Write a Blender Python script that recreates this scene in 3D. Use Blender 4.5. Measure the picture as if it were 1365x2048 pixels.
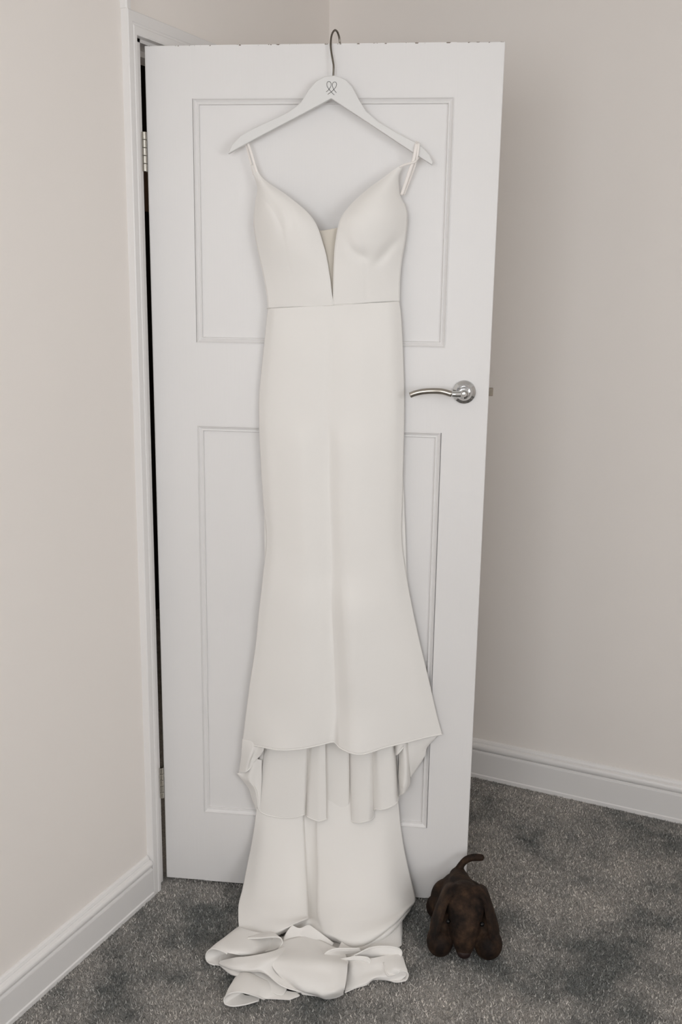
import bpy, bmesh, math, random
import numpy as np
from mathutils import Matrix, Vector

for o in list(bpy.data.objects): bpy.data.objects.remove(o, do_unlink=True)
scene = bpy.context.scene
COL = scene.collection
rnd = random.Random(7)

# ------------------------------------------------------------------ camera, light, exposure
cam = bpy.data.cameras.new('camera'); cam_o = bpy.data.objects.new('camera', cam); COL.objects.link(cam_o)
cam.sensor_fit = 'VERTICAL'; cam.sensor_height = 36.0; cam.sensor_width = 24.0; cam.lens = 35.03
cam.clip_start = 0.02
R_ = Vector((0.9040, 0.4273, 0.0145)); U_ = Vector((-0.1065, 0.1923, 0.9755)); F_ = Vector((-0.4141, 0.8834, -0.2194))
M = Matrix(((R_.x, U_.x, -F_.x, 1.3719), (R_.y, U_.y, -F_.y, -1.8818), (R_.z, U_.z, -F_.z, 1.4911), (0, 0, 0, 1)))
cam_o.matrix_world = M
scene.camera = cam_o

world = bpy.data.worlds.new('daylight'); scene.world = world; world.use_nodes = True
bg = world.node_tree.nodes['Background']; bg.inputs['Color'].default_value = (0.80, 0.90, 1.0, 1); bg.inputs['Strength'].default_value = 1.0

def area(name, loc, rot, sx, sy, power, col):
    l = bpy.data.lights.new(name, 'AREA'); l.shape = 'RECTANGLE'; l.size = sx; l.size_y = sy; l.energy = power; l.color = col
    o = bpy.data.objects.new(name, l); COL.objects.link(o); o.location = loc; o.rotation_euler = rot
    return o
# daylight entering through the two windows of the room (front wall and right wall)
area('window_daylight', (1.25, -3.27, 1.62), (math.radians(90), 0, 0), 1.5, 1.06, 25, (0.985, 0.99, 1.0))
area('side_window_daylight', (3.47, -2.0, 1.62), (math.radians(90), 0, math.radians(90)), 1.7, 1.06, 25, (0.985, 0.99, 1.0))

vs = scene.view_settings
vs.view_transform = 'Standard'; vs.look = 'None'; vs.gamma = 1.0; vs.use_curve_mapping = False
vs.exposure = 0.12
scene.cycles.use_denoising = True
scene.cycles.max_bounces = 10; scene.cycles.diffuse_bounces = 7

# ------------------------------------------------------------------ frame of the open door (s along, z up, o out of its face)
PHI = math.radians(90 - 71.2141); DO = Vector((0.0069, 0.0066, 0.0))
def place(o, s=0.0, z=0.0, oo=0.0):
    c, n = math.cos(PHI), math.sin(PHI)
    o.location = (DO.x + s*c + oo*n, DO.y + s*n - oo*c, z); o.rotation_euler = (0, 0, PHI)
def W3(s, z, oo):
    c, n = math.cos(PHI), math.sin(PHI)
    return Vector((DO.x + s*c + oo*n, DO.y + s*n - oo*c, z))

# ------------------------------------------------------------------ materials
def mat(name): 
    m = bpy.data.materials.new(name); m.use_nodes = True
    nt = m.node_tree; b = nt.nodes['Principled BSDF']
    return m, nt, b
def N(nt, t, **kw):
    n = nt.nodes.new(t)
    for k, v in kw.items(): setattr(n, k, v)
    return n
def coords(nt, kind='Object'): return N(nt, 'ShaderNodeTexCoord').outputs[kind]
def noise(nt, vec, scale, detail=4, rough=0.5):
    n = N(nt, 'ShaderNodeTexNoise'); n.inputs['Scale'].default_value = scale; n.inputs['Detail'].default_value = detail; n.inputs['Roughness'].default_value = rough
    nt.links.new(vec, n.inputs['Vector']); return n.outputs['Fac']
def ramp(nt, fac, stops):
    r = N(nt, 'ShaderNodeValToRGB'); e = r.color_ramp.elements
    while len(e) < len(stops): e.new(0.5)
    for el, (p, c) in zip(e, stops): el.position = p; el.color = (*c, 1)
    nt.links.new(fac, r.inputs['Fac']); return r.outputs['Color']
def bump(nt, b, h, strength, dist):
    bp = N(nt, 'ShaderNodeBump'); bp.inputs['Strength'].default_value = strength; bp.inputs['Distance'].default_value = dist
    nt.links.new(h, bp.inputs['Height']); nt.links.new(bp.outputs['Normal'], b.inputs['Normal'])
def painted(name, col, rough, bscale=90, bstr=0.05, var=0.03, vscale=1.2):
    m, nt, b = mat(name); v = coords(nt)
    f = noise(nt, v, vscale, 3)
    nt.links.new(ramp(nt, f, [(0.3, tuple(c*(1-var) for c in col)), (0.7, col)]), b.inputs['Base Color'])
    b.inputs['Roughness'].default_value = rough
    bump(nt, b, noise(nt, v, bscale, 4), bstr, 0.002)
    return m
MW = painted('wall_emulsion', (0.862, 0.817, 0.778), 0.75, 120, 0.06)
MC = painted('ceiling_emulsion', (0.80, 0.775, 0.74), 0.8)
MT = painted('white_gloss_trim', (0.80, 0.785, 0.775), 0.38, 60, 0.04)
MH = painted('hall_paint', (0.42, 0.36, 0.30), 0.8)
MHD = painted('hall_dark_finish', (0.035, 0.032, 0.028), 0.6)
def hall_wood():
    return painted('hall_brown_timber', (0.45, 0.33, 0.24), 0.5)
MHW = hall_wood()

def door_paint():
    m, nt, b = mat('white_door_paint'); v = coords(nt)
    mp = N(nt, 'ShaderNodeMapping'); mp.inputs['Scale'].default_value = (220, 220, 9); nt.links.new(v, mp.inputs['Vector'])
    g = noise(nt, mp.outputs['Vector'], 1.0, 3)
    bump(nt, b, g, 0.10, 0.0012)
    base = ramp(nt, noise(nt, v, 2.0, 2), [(0.3, (0.735, 0.722, 0.715)), (0.7, (0.76, 0.747, 0.74))])
    # knocked-off paint along the very top edge
    sep = N(nt, 'ShaderNodeSeparateXYZ'); nt.links.new(v, sep.inputs[0])
    gt = N(nt, 'ShaderNodeMath', operation='GREATER_THAN'); gt.inputs[1].default_value = 1.9868; nt.links.new(sep.outputs['Z'], gt.inputs[0])
    mp2 = N(nt, 'ShaderNodeMapping'); mp2.inputs['Scale'].default_value = (1, 0.4, 2.0); nt.links.new(v, mp2.inputs['Vector'])
    g2 = N(nt, 'ShaderNodeMath', operation='GREATER_THAN'); g2.inputs[1].default_value = 0.60; nt.links.new(noise(nt, mp2.outputs['Vector'], 75, 3), g2.inputs[0])
    mu = N(nt, 'ShaderNodeMath', operation='MULTIPLY'); nt.links.new(gt.outputs[0], mu.inputs[0]); nt.links.new(g2.outputs[0], mu.inputs[1])
    mx = N(nt, 'ShaderNodeMix', data_type='RGBA'); nt.links.new(mu.outputs[0], mx.inputs['Factor']); nt.links.new(base, mx.inputs['A']); mx.inputs['B'].default_value = (0.16, 0.12, 0.09, 1)
    nt.links.new(mx.outputs['Result'], b.inputs['Base Color'])
    b.inputs['Roughness'].default_value = 0.42
    return m
MD = door_paint()

def cloth_mat(name, col, trans=0.0):
    m, nt, b = mat(name); v = coords(nt)
    b.inputs['Base Color'].default_value = (*col, 1)
    b.inputs['Roughness'].default_value = 0.72
    b.inputs['Sheen Weight'].default_value = 0.12; b.inputs['Sheen Roughness'].default_value = 0.5
    b.inputs['Specular IOR Level'].default_value = 0.25
    h = noise(nt, v, 900, 2); bump(nt, b, h, 0.06, 0.0006)
    return m
MF = cloth_mat('ivory_crepe', (0.81, 0.79, 0.762))
MFS = cloth_mat('ivory_satin_strap', (0.86, 0.82, 0.785))
def mesh_mat():
    m, nt, b = mat('nude_tulle')
    b.inputs['Base Color'].default_value = (0.74, 0.69, 0.61, 1); b.inputs['Roughness'].default_value = 0.8
    t = N(nt, 'ShaderNodeBsdfTransparent'); mx = N(nt, 'ShaderNodeMixShader'); mx.inputs[0].default_value = 0.78
    w = noise(nt, coords(nt), 1400, 1); bump(nt, b, w, 0.2, 0.0005)
    nt.links.new(t.outputs[0], mx.inputs[1]); nt.links.new(b.outputs[0], mx.inputs[2]); nt.links.new(mx.outputs[0], nt.nodes['Material Output'].inputs['Surface'])
    return m
MM = mesh_mat()
MHG = painted('white_lacquered_wood', (0.73, 0.725, 0.715), 0.5, 60, 0.02)
def metal(name, col, rough, bstr=0.0):
    m, nt, b = mat(name); b.inputs['Metallic'].default_value = 1; b.inputs['Base Color'].default_value = (*col, 1); b.inputs['Roughness'].default_value = rough
    f = noise(nt, coords(nt), 60, 3)
    mr = N(nt, 'ShaderNodeMapRange'); mr.inputs['To Min'].default_value = rough*0.8; mr.inputs['To Max'].default_value = rough*1.25
    nt.links.new(f, mr.inputs['Value']); nt.links.new(mr.outputs[0], b.inputs['Roughness'])
    return m
MCH = metal('polished_chrome', (0.60, 0.605, 0.61), 0.07)
MSN = metal('satin_nickel', (0.42, 0.39, 0.35), 0.24)

MHI = metal('old_steel_hinge', (0.50, 0.48, 0.43), 0.3)
MHK = metal('dark_steel_hook', (0.22, 0.20, 0.175), 0.25)
def flat(name, col, rough=0.6):
    m, nt, b = mat(name); b.inputs['Roughness'].default_value = rough
    nt.links.new(ramp(nt, noise(nt, coords(nt), 40, 2), [(0.3, tuple(c*0.9 for c in col)), (0.7, col)]), b.inputs['Base Color']); return m
MBR = flat('dull_brass_latch', (0.21, 0.172, 0.125), 0.35)
MINK = flat('engraved_ink', (0.02, 0.02, 0.02))
MSH = flat('seam_thread', (0.80, 0.775, 0.73))

def carpet(name, blades):
    m, nt, b = mat(name); v = coords(nt)
    mpv = N(nt, 'ShaderNodeMapping'); mpv.inputs['Location'].default_value = (3.7, 1.9, 0); nt.links.new(v, mpv.inputs['Vector'])
    p = noise(nt, mpv.outputs[0], 3.2, 3, 0.55)
    p2 = noise(nt, v, 11.0, 3, 0.6)
    ad = N(nt, 'ShaderNodeMath', operation='MULTIPLY_ADD'); ad.inputs[1].default_value = 0.5; nt.links.new(p2, ad.inputs[0]); nt.links.new(p, ad.inputs[2])
    big = ramp(nt, ad.outputs[0], [(0.56, (0.21, 0.217, 0.21)), (0.72, (0.39, 0.378, 0.358)), (0.92, (0.50, 0.475, 0.445))])  # light and dark of the pile lay, put into the colour as patches
    if blades: rr = N(nt, 'ShaderNodeNewGeometry').outputs['Random Per Island']
    else: rr = noise(nt, v, 420, 3, 0.7)
    sp = ramp(nt, rr, [(0.0, (0.5, 0.5, 0.5)), (0.6, (1.0, 1.0, 1.0)), (1.0, (1.8, 1.77, 1.74))]) if blades else ramp(nt, rr, [(0.3, (0.35, 0.35, 0.35)), (0.7, (1.2, 1.2, 1.2))])
    mx = N(nt, 'ShaderNodeMix', data_type='RGBA', blend_type='MULTIPLY'); mx.inputs['Factor'].default_value = 1
    nt.links.new(big, mx.inputs['A']); nt.links.new(sp, mx.inputs['B']); nt.links.new(mx.outputs['Result'], b.inputs['Base Color'])
    b.inputs['Roughness'].default_value = 0.9; b.inputs['Specular IOR Level'].default_value = 0.15
    if not blades: bump(nt, b, noise(nt, v, 300, 4, 0.7), 0.8, 0.004)
    return m
MCA = carpet('grey_carpet', False); MCB = carpet('grey_carpet_pile', True)

def plush():
    m, nt, b = mat('brown_worn_plush'); v = coords(nt)
    f = noise(nt, v, 28, 5, 0.65)
    nt.links.new(ramp(nt, f, [(0.38, (0.010, 0.007, 0.006)), (0.54, (0.030, 0.018, 0.012)), (0.72, (0.072, 0.042, 0.024))]), b.inputs['Base Color'])
    b.inputs['Roughness'].default_value = 0.7; b.inputs['Specular IOR Level'].default_value = 0.12
    b.inputs['Sheen Weight'].default_value = 0.02; b.inputs['Sheen Tint'].default_value = (0.5, 0.35, 0.25, 1)
    bump(nt, b, noise(nt, v, 260, 4), 0.25, 0.001)
    return m
MP = plush()
MPN = flat('plush_nose_leather', (0.016, 0.006, 0.005), 0.5)
MEY = flat('black_bead', (0.004, 0.004, 0.004), 0.12)
MEY.node_tree.nodes['Principled BSDF'].inputs['Specular IOR Level'].default_value = 0.25
MGL = mat('window_glass')[0]
MGL.node_tree.nodes['Principled BSDF'].inputs['Transmission Weight'].default_value = 1.0
MGL.node_tree.nodes['Principled BSDF'].inputs['Roughness'].default_value = 0.0

# ------------------------------------------------------------------ mesh helpers
def link(name, me, material, parent=None, smooth=False):
    o = bpy.data.objects.new(name, me); COL.objects.link(o)
    if material: me.materials.append(material)
    if parent: o.parent = parent
    if smooth:
        for p in me.polygons: p.use_smooth = True
    return o
def mesh(name, verts, faces, material, parent=None, smooth=False):
    me = bpy.data.meshes.new(name); me.from_pydata(np.asarray(verts, float).tolist(), [], faces); me.update()
    return link(name, me, material, parent, smooth)
def boxes(name, bl, material, parent=None, bevel=0.0):
    vs_, fs = [], []
    for (x0, x1, y0, y1, z0, z1) in bl:
        k = len(vs_)
        vs_ += [(x0,y0,z0),(x1,y0,z0),(x1,y1,z0),(x0,y1,z0),(x0,y0,z1),(x1,y0,z1),(x1,y1,z1),(x0,y1,z1)]
        fs += [tuple(k+i for i in f) for f in ((0,3,2,1),(4,5,6,7),(0,1,5,4),(1,2,6,5),(2,3,7,6),(3,0,4,7))]
    o = mesh(name, vs_, fs, material, parent)
    if bevel:
        b = o.modifiers.new('bevel', 'BEVEL'); b.width = bevel; b.segments = 3; b.limit_method = 'ANGLE'
        for p in o.data.polygons: p.use_smooth = True
        o.modifiers.new('wn', 'WEIGHTED_NORMAL')
    return o
def struct(o): o['kind'] = 'structure'; return o
def empty(name, s, z, oo):
    e = bpy.data.objects.new(name, None); COL.objects.link(e); e.empty_display_size = 0.05; place(e, s, z, oo); e['base'] = (s, z, oo); return e
def thing(e, label, cat, group=None):
    e['label'] = label; e['category'] = cat
    if group: e['group'] = group
    return e
def L(e, p):      # (s,z,o) in mm -> local coordinates of root e
    b = e['base']; return (p[0]/1000 - b[0], -(p[2]/1000 - b[2]), p[1]/1000 - b[1])
def LA(e, A):
    b = tuple(e['base']); A = np.asarray(A, float)/1000
    return np.stack([A[:, 0]-b[0], b[2]-A[:, 2], A[:, 1]-b[1]], 1)
def qfaces(nv, nu):
    return [(i*nu+j, i*nu+j+1, (i+1)*nu+j+1, (i+1)*nu+j) for i in range(nv-1) for j in range(nu-1)]
def cr(P, t):
    P = np.asarray(P, float); n = len(P); t = np.clip(t, 0, n-1-1e-9); i = np.floor(t).astype(int); f = (t-i)[:, None]
    p1 = P[i]; p2 = P[np.minimum(i+1, n-1)]; p0 = np.where((i > 0)[:, None], P[np.maximum(i-1, 0)], 2*p1-p2); p3 = np.where((i+2 < n)[:, None], P[np.minimum(i+2, n-1)], 2*p2-p1)
    return 0.5*((2*p1)+(-p0+p2)*f+(2*p0-5*p1+4*p2-p3)*f*f+(-p0+3*p1-3*p2+p3)*f**3)
def curve(P, n): return cr(P, np.linspace(0, len(P)-1, n))
def tube(name, P, r, material, e, n=60, seg=8, flat_=None, closed_caps=True, parent=None, raw=False):
    C = curve(P, n) if not raw else np.asarray(P, float)
    n = len(C); C = LA(e, C)
    T = np.gradient(C, axis=0); T /= np.linalg.norm(T, axis=1)[:, None]
    up = np.array([0, -1.0, 0.05]); V, Fc = [], []
    rr = r if callable(r) else (lambda t: r)
    for i in range(n):
        a = np.cross(T[i], up); a /= max(np.linalg.norm(a), 1e-6); b = np.cross(a, T[i])
        ra = rr(i/(n-1))/1000; rb = ra*(flat_ or 1.0)
        for k in range(seg):
            w = 2*math.pi*k/seg; V.append(C[i]+a*math.cos(w)*ra+b*math.sin(w)*rb)
    for i in range(n-1):
        for k in range(seg):
            Fc.append((i*seg+k, i*seg+(k+1) % seg, (i+1)*seg+(k+1) % seg, (i+1)*seg+k))
    if closed_caps: Fc.append(tuple(range(seg-1, -1, -1))); Fc.append(tuple((n-1)*seg+k for k in range(seg)))
    return mesh(name, V, Fc, material, parent or e, True)
def grid(rows, nu, nv):
    A = np.array([curve(r, nu) for r in rows])             # rows x nu x 3
    m = len(rows); t = np.linspace(0, m-1, nv)
    return np.stack([cr(A[:, j, :], t) for j in range(nu)], axis=1)   # nv x nu x 3
def dpoly(S, Z, P):
    d = np.full(S.shape, 1e9)
    for (a, b) in zip(P[:-1], P[1:]):
        ax, az, bx, bz = a[0], a[1], b[0], b[1]; L2 = (bx-ax)**2+(bz-az)**2
        t = np.clip(((S-ax)*(bx-ax)+(Z-az)*(bz-az))/L2, 0, 1)
        d = np.minimum(d, np.hypot(S-ax-t*(bx-ax), Z-az-t*(bz-az)))
    return d
def sheet(name, G, material, e, parent=None, thick=1.6):
    nv, nu = G.shape[:2]
    o = mesh(name, LA(e, G.reshape(-1, 3)), qfaces(nv, nu), material, parent or e, True)
    md = o.modifiers.new('thick', 'SOLIDIFY'); md.thickness = thick/1000; md.offset = 0
    return o

# ------------------------------------------------------------------ measurements (mm): s along the door, z up, o out from the door face
D = {
  'hanger': [(184.9,1766.8),(211.1,1780.5),(254.4,1802.1),(297.4,1823.0),(340.1,1843.7),(382.3,1864.7),(406.4,1876.9),(435.1,1859.1),(466.9,1839.8),(509.5,1813.5),(552.0,1787.3),(594.7,1761.0),(620.9,1745.1),(622.7,1751.1),(614.3,1765.9),(599.2,1780.8),(584.4,1790.2),(542.6,1810.5),(505.9,1831.3),(480.3,1851.5),(465.3,1873.6),(450.7,1899.1),(436.0,1913.7),(414.2,1921.7),(392.3,1919.9),(374.5,1911.3),(358.5,1894.3),(342.0,1869.3),(316.6,1850.7),(279.9,1835.0),(242.7,1819.1),(213.0,1804.1),(194.2,1785.3)],
  'ribbonA': [(395.8,1889.6,25.2),(398.7,1891.7,25.2),(401.7,1894.7,25.2),(405.1,1899.8,25.2),(406.1,1904.9,25.2),(404.0,1908.9,25.2),(401.2,1909.8,25.2),(398.4,1908.9,25.2),(396.9,1904.9,25.2),(397.9,1900.3,25.2),(401.7,1894.7,25.2),(406.5,1889.6,25.2),(409.8,1886.3,25.2),(413.1,1883.7,25.2)],
  'ribbonB': [(399.3,1884.7,25.2),(402.8,1887.3,25.2),(406.5,1889.6,25.2),(411.7,1894.2,25.2),(415.9,1899.2,25.2),(417.7,1904.3,25.2),(416.0,1908.0,25.2),(413.2,1908.8,25.2),(410.2,1907.6,25.2),(408.6,1903.9,25.2),(409.1,1899.8,25.2),(411.7,1894.2,25.2),(414.5,1890.9,25.2),(417.3,1888.1,25.2)],
  'hook': [(409.0,1916.9,18.0),(409.5,1923.4,18.0),(409.9,1940.0,18.0),(408.5,1949.4,17.0),(404.7,1966.7,14.0),(402.3,1980.5,10.0),(401.6,1995.1,2.0),(401.9,2006.6,-8.0),(403.9,2015.8,-18.0),(406.9,2020.4,-26.0),(410.5,2019.0,-34.0),(413.5,2011.0,-40.0),(415.0,2000.4,-43.0),(416.0,1986.4,-42)],
  'skirt': [[(269.9,1444.3,12.0),(288.1,1445.7,27.2),(307.3,1447.1,33.5),(329.6,1448.6,37.6),(358.8,1450.6,40.4),(387.6,1452.6,42.0),(407.6,1454.0,42.0),(416.1,1454.6,42.0),(434.0,1455.8,42.3),(451.7,1457.0,42.8),(480.0,1458.9,42.2),(511.5,1461.0,39.0),(539.1,1462.9,31.4),(559.1,1464.1,12.0)],[(266.5,1419.3,12.0),(285.1,1420.3,27.2),(304.9,1421.1,33.5),(327.9,1422.0,37.6),(357.9,1423.0,40.4),(387.6,1424.0,42.0),(408.2,1424.7,42.0),(417.0,1424.9,42.0),(435.3,1425.5,42.3),(453.6,1426.1,42.8),(482.7,1427.1,42.2),(515.2,1428.0,39.0),(543.7,1428.8,31.4),(564.5,1428.9,12.0)],[(259.6,1353.4,12.0),(278.9,1354.7,27.3),(299.9,1355.6,35.9),(324.2,1356.5,42.3),(355.7,1357.4,46.6),(386.4,1358.1,46.7),(407.2,1358.3,42.7),(416.5,1358.5,43.2),(436.0,1359.2,47.2),(455.2,1359.7,48.8),(485.4,1360.3,48.2),(519.0,1360.6,41.8),(548.6,1360.7,32.6),(570.2,1360.0,12.0)],[(250.2,1264.1,12.0),(270.4,1266.1,27.3),(292.4,1267.5,35.9),(317.8,1268.7,42.3),(350.7,1270.0,46.6),(382.8,1270.9,46.7),(404.7,1271.0,42.7),(414.4,1271.3,43.2),(434.8,1272.2,47.2),(454.9,1272.9,48.8),(486.6,1273.7,48.2),(521.7,1273.9,41.8),(552.7,1273.8,32.6),(575.5,1272.4,12.0)],[(248.8,1196.1,12.0),(269.2,1198.7,27.3),(291.4,1200.4,35.9),(317.0,1202.0,42.3),(350.3,1203.5,46.6),(382.7,1204.5,46.7),(404.9,1204.6,42.7),(414.6,1204.9,43.2),(435.3,1206.1,47.2),(455.5,1206.9,48.8),(487.5,1207.7,48.2),(523.0,1207.9,41.8),(554.4,1207.7,32.6),(577.3,1205.7,12.0)],[(250.5,1127.1,10.0),(271.0,1130.3,26.4),(293.2,1132.5,35.7),(319.1,1134.8,44.8),(352.8,1137.2,53.1),(384.2,1137.5,48.1),(405.8,1137.0,40.8),(415.3,1137.2,39.8),(436.8,1139.8,52.1),(457.2,1141.1,55.8),(488.8,1141.8,54.1),(523.7,1141.4,44.2),(554.6,1140.3,30.6),(577.5,1137.8,10.0)],[(257.2,1010.6,10.0),(277.2,1014.8,26.4),(299.0,1017.5,35.7),(324.5,1020.4,44.8),(357.5,1023.4,53.1),(388.3,1023.6,48.1),(409.5,1022.9,40.8),(418.8,1023.0,39.8),(439.9,1026.4,52.1),(459.9,1027.9,55.8),(490.9,1028.8,54.1),(525.1,1028.0,44.2),(555.5,1026.3,30.6),(577.9,1022.9,10.0)],[(265.2,915.6,10.0),(284.9,920.5,26.4),(306.2,923.8,35.7),(331.1,927.2,44.8),(363.5,930.7,53.1),(393.7,930.7,48.1),(414.4,929.8,40.8),(423.5,929.9,39.8),(444.2,933.9,52.1),(463.8,935.7,55.8),(494.1,936.6,54.1),(527.7,935.5,44.2),(557.4,933.4,30.6),(579.4,929.2,10.0)],[(256.7,831.6,10.0),(277.6,837.3,26.4),(300.2,841.1,35.7),(326.8,845.0,44.8),(361.3,849.0,53.1),(393.6,849.1,48.1),(415.8,848.0,40.8),(425.5,848.2,39.8),(447.5,852.8,52.1),(468.3,854.8,55.8),(500.7,855.9,54.1),(536.6,854.7,44.2),(568.4,852.3,30.6),(592.0,847.5,10.0)],[(246.8,744.9,10.0),(269.1,751.1,25.4),(294.0,756.2,37.1),(323.0,761.4,48.5),(360.3,766.5,58.0),(395.4,767.1,54.5),(419.0,764.6,43.2),(430.1,766.4,46.8),(454.3,773.9,66.1),(476.7,776.3,69.6),(510.9,775.1,60.7),(549.4,772.4,46.2),(583.7,768.2,28.0),(609.5,763.4,9.0)],[(238.0,658.0,10.0),(261.9,665.0,25.4),(288.6,670.8,37.1),(319.9,676.7,48.5),(360.1,682.4,58.0),(398.1,683.2,54.5),(423.6,680.5,43.2),(435.6,682.5,46.8),(461.5,691.0,66.1),(485.6,693.7,69.6),(522.7,692.5,60.7),(564.4,689.6,46.2),(601.5,685.0,28.0),(629.6,679.7,9.0)],[(224.1,561.7,10.0),(250.1,569.5,25.4),(279.4,576.1,37.1),(313.5,582.8,48.5),(357.6,589.3,58.0),(399.3,590.5,54.5),(427.5,587.6,43.2),(440.6,589.8,46.8),(468.8,599.4,66.1),(495.1,602.4,69.6),(535.9,601.3,60.7),(581.8,598.2,46.2),(622.8,593.3,28.0),(653.8,587.5,9.0)],[(212.5,474.1,10.0),(240.3,482.9,25.4),(271.7,490.3,37.1),(308.4,498.0,48.5),(355.6,505.5,58.0),(400.6,507.2,54.5),(431.0,504.3,43.2),(445.0,506.9,46.8),(475.1,517.6,66.1),(503.4,521.1,69.6),(547.3,520.3,60.7),(596.7,517.4,46.2),(640.8,512.4,28.0),(674.3,506.4,9.0)],[(201.5,384.1,8.0),(231.0,401.8,24.0),(266.1,409.6,46.0),(305.1,412.6,60.0),(353.7,419.5,62.0),(400.5,429.2,54.0),(433.0,435.4,46.0),(451.0,430.8,66.0),(479.0,428.8,84.0),(508.4,428.3,84.0),(556.1,439.4,66.0),(607.7,447.4,46.0),(654.0,453.9,26.0),(689.1,455.6,8.0)]],
  'cupL': [[(234.2,1745.5,16.0),(235.8,1745.7,17.0),(237.4,1745.9,17.8),(239.0,1746.2,18.3),(240.5,1746.5,18.7),(242.0,1746.8,18.9),(243.5,1747.2,19.0)],[(240.6,1723.0,16.0),(242.9,1723.3,18.2),(245.0,1723.6,19.8),(247.0,1724.0,20.9),(249.0,1724.5,21.4),(250.8,1725.0,21.5),(252.5,1725.6,21.0)],[(248.1,1697.4,16.0),(253.4,1698.5,24.0),(258.0,1699.9,29.3),(262.2,1701.5,32.4),(266.0,1703.3,33.2),(269.4,1705.3,31.8),(272.3,1707.6,28.0)],[(242.1,1663.4,14.0),(257.3,1665.2,31.8),(271.2,1667.4,43.6),(283.9,1669.9,50.3),(295.7,1672.9,51.9),(306.6,1676.3,48.7),(316.5,1680.1,40.0)],[(238.4,1624.9,13.0),(264.9,1625.2,39.0),(289.3,1626.0,56.2),(311.9,1627.3,65.9),(333.1,1629.0,68.1),(353.1,1631.2,63.1),(372.0,1633.8,50.0)],[(246.0,1575.6,13.0),(274.7,1574.8,35.6),(301.7,1574.3,50.9),(327.2,1574.0,59.9),(351.5,1574.0,62.7),(374.8,1574.2,59.6),(397.3,1574.6,50.0)],[(258.0,1522.7,13.0),(285.5,1521.7,28.8),(311.9,1520.8,40.2),(337.3,1519.9,47.6),(361.9,1519.2,51.1),(385.9,1518.4,50.9),(409.4,1517.7,47.0)],[(266.8,1477.8,13.0),(293.2,1477.5,25.3),(318.7,1477.2,34.6),(343.6,1476.9,41.0),(367.9,1476.6,44.8),(391.7,1476.2,46.1),(415.1,1475.9,45.0)],[(269.9,1444.3,12.0),(296.1,1446.0,22.5),(321.5,1447.7,30.6),(346.3,1449.3,36.5),(370.7,1450.8,40.2),(394.6,1452.3,42.0),(418.3,1453.7,42.0)]],
  'cupR': [[(556.3,1737.4,20.0),(557.2,1738.8,20.0),(558.0,1740.1,20.0),(558.9,1741.4,20.0),(559.7,1742.8,20.0),(560.5,1744.1,20.0),(561.4,1745.5,20.0)],[(551.4,1725.4,20.0),(551.0,1727.5,22.5),(550.5,1729.6,24.1),(549.9,1731.8,25.1),(549.4,1734.1,25.4),(548.8,1736.5,25.1),(548.1,1739.0,24.0)],[(550.7,1709.5,18.0),(546.4,1710.5,26.6),(542.0,1711.8,32.5),(537.4,1713.4,36.0),(532.7,1715.2,37.0),(527.8,1717.2,35.7),(522.8,1719.5,32.0)],[(555.4,1683.4,15.0),(544.9,1683.8,33.6),(534.1,1684.6,45.8),(523.0,1686.0,52.6),(511.5,1687.8,53.8),(499.6,1690.1,49.9),(487.1,1693.0,40.0)],[(567.7,1660.2,13.0),(549.4,1658.5,39.5),(530.9,1657.5,56.8),(512.1,1657.0,66.4),(492.7,1657.2,68.1),(472.6,1658.0,62.3),(451.4,1659.4,48.0)],[(571.6,1634.6,13.0),(549.6,1632.2,42.5),(527.4,1630.4,61.9),(504.8,1629.3,72.5),(481.6,1628.6,74.4),(457.5,1628.5,67.9),(432.1,1629.0,52.0)],[(567.6,1588.1,13.0),(544.5,1586.8,38.5),(521.3,1585.8,55.6),(497.9,1585.2,65.5),(473.8,1584.8,68.1),(449.0,1584.8,63.9),(423.2,1585.0,52.0)],[(561.3,1546.4,13.0),(538.3,1545.7,30.6),(515.3,1545.1,43.2),(492.1,1544.6,51.2),(468.6,1544.3,54.7),(444.7,1544.0,54.0),(420.1,1543.8,49.0)],[(559.0,1509.6,13.0),(536.1,1507.4,26.2),(513.1,1505.3,36.0),(489.9,1503.2,42.8),(466.6,1501.1,46.6),(443.0,1499.0,47.7),(419.0,1497.0,46.0)],[(559.1,1464.1,12.0),(535.9,1462.4,22.5),(512.7,1460.7,30.6),(489.4,1459.0,36.5),(465.9,1457.3,40.2),(442.2,1455.5,42.0),(418.3,1453.7,42.0)]],
  'meshins': [[(380.0,1609.1,36.0),(392.4,1610.0,40.0),(408.7,1612.6,42.0),(421.6,1615.3,42.0),(430.9,1617.5,40.0)],[(387.8,1590.5,37.0),(398.1,1590.5,41.0),(409.0,1590.5,42.0),(417.6,1590.6,42.0),(427.1,1590.7,41.0)],[(398.2,1549.1,38.0),(403.8,1549.1,40.0),(409.4,1549.1,41.0),(415.8,1549.2,41.0),(422.3,1549.3,41.0)],[(406.4,1496.8,38.0),(409.7,1496.9,39.0),(413.0,1496.9,39.0),(417.3,1497.0,39.0),(420.6,1497.0,39.0)],[(414.5,1452.5,38.0),(415.6,1452.5,38.0),(417.8,1452.6,38.0),(418.9,1452.6,38.0),(421.1,1452.6,38.0)]],
  'seamL': [(251.5,1683.3,-0.0),(280.2,1658.5,0.0),(303.4,1623.1,0.0),(311.1,1602.1,0.0),(319.1,1549.3,0.0),(329.3,1506.6,0.0),(335.1,1450.6,0.0)],
  'seamR': [(481.0,1603.6,0.0),(485.0,1566.9,0.0),(489.5,1508.8,0.0),(491.6,1459.6,0.0)],
  'creaseR': [(565.7,1611.0,30.0),(542.9,1583.4,45.0),(522.6,1558.4,50.0),(501.9,1534.4,50.0)],
  'creaseR2': [(441.9,1600.7,50.0),(459.5,1569.7,60.0),(481.0,1557.6,60.0),(494.8,1557.8,60.0)],
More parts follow.
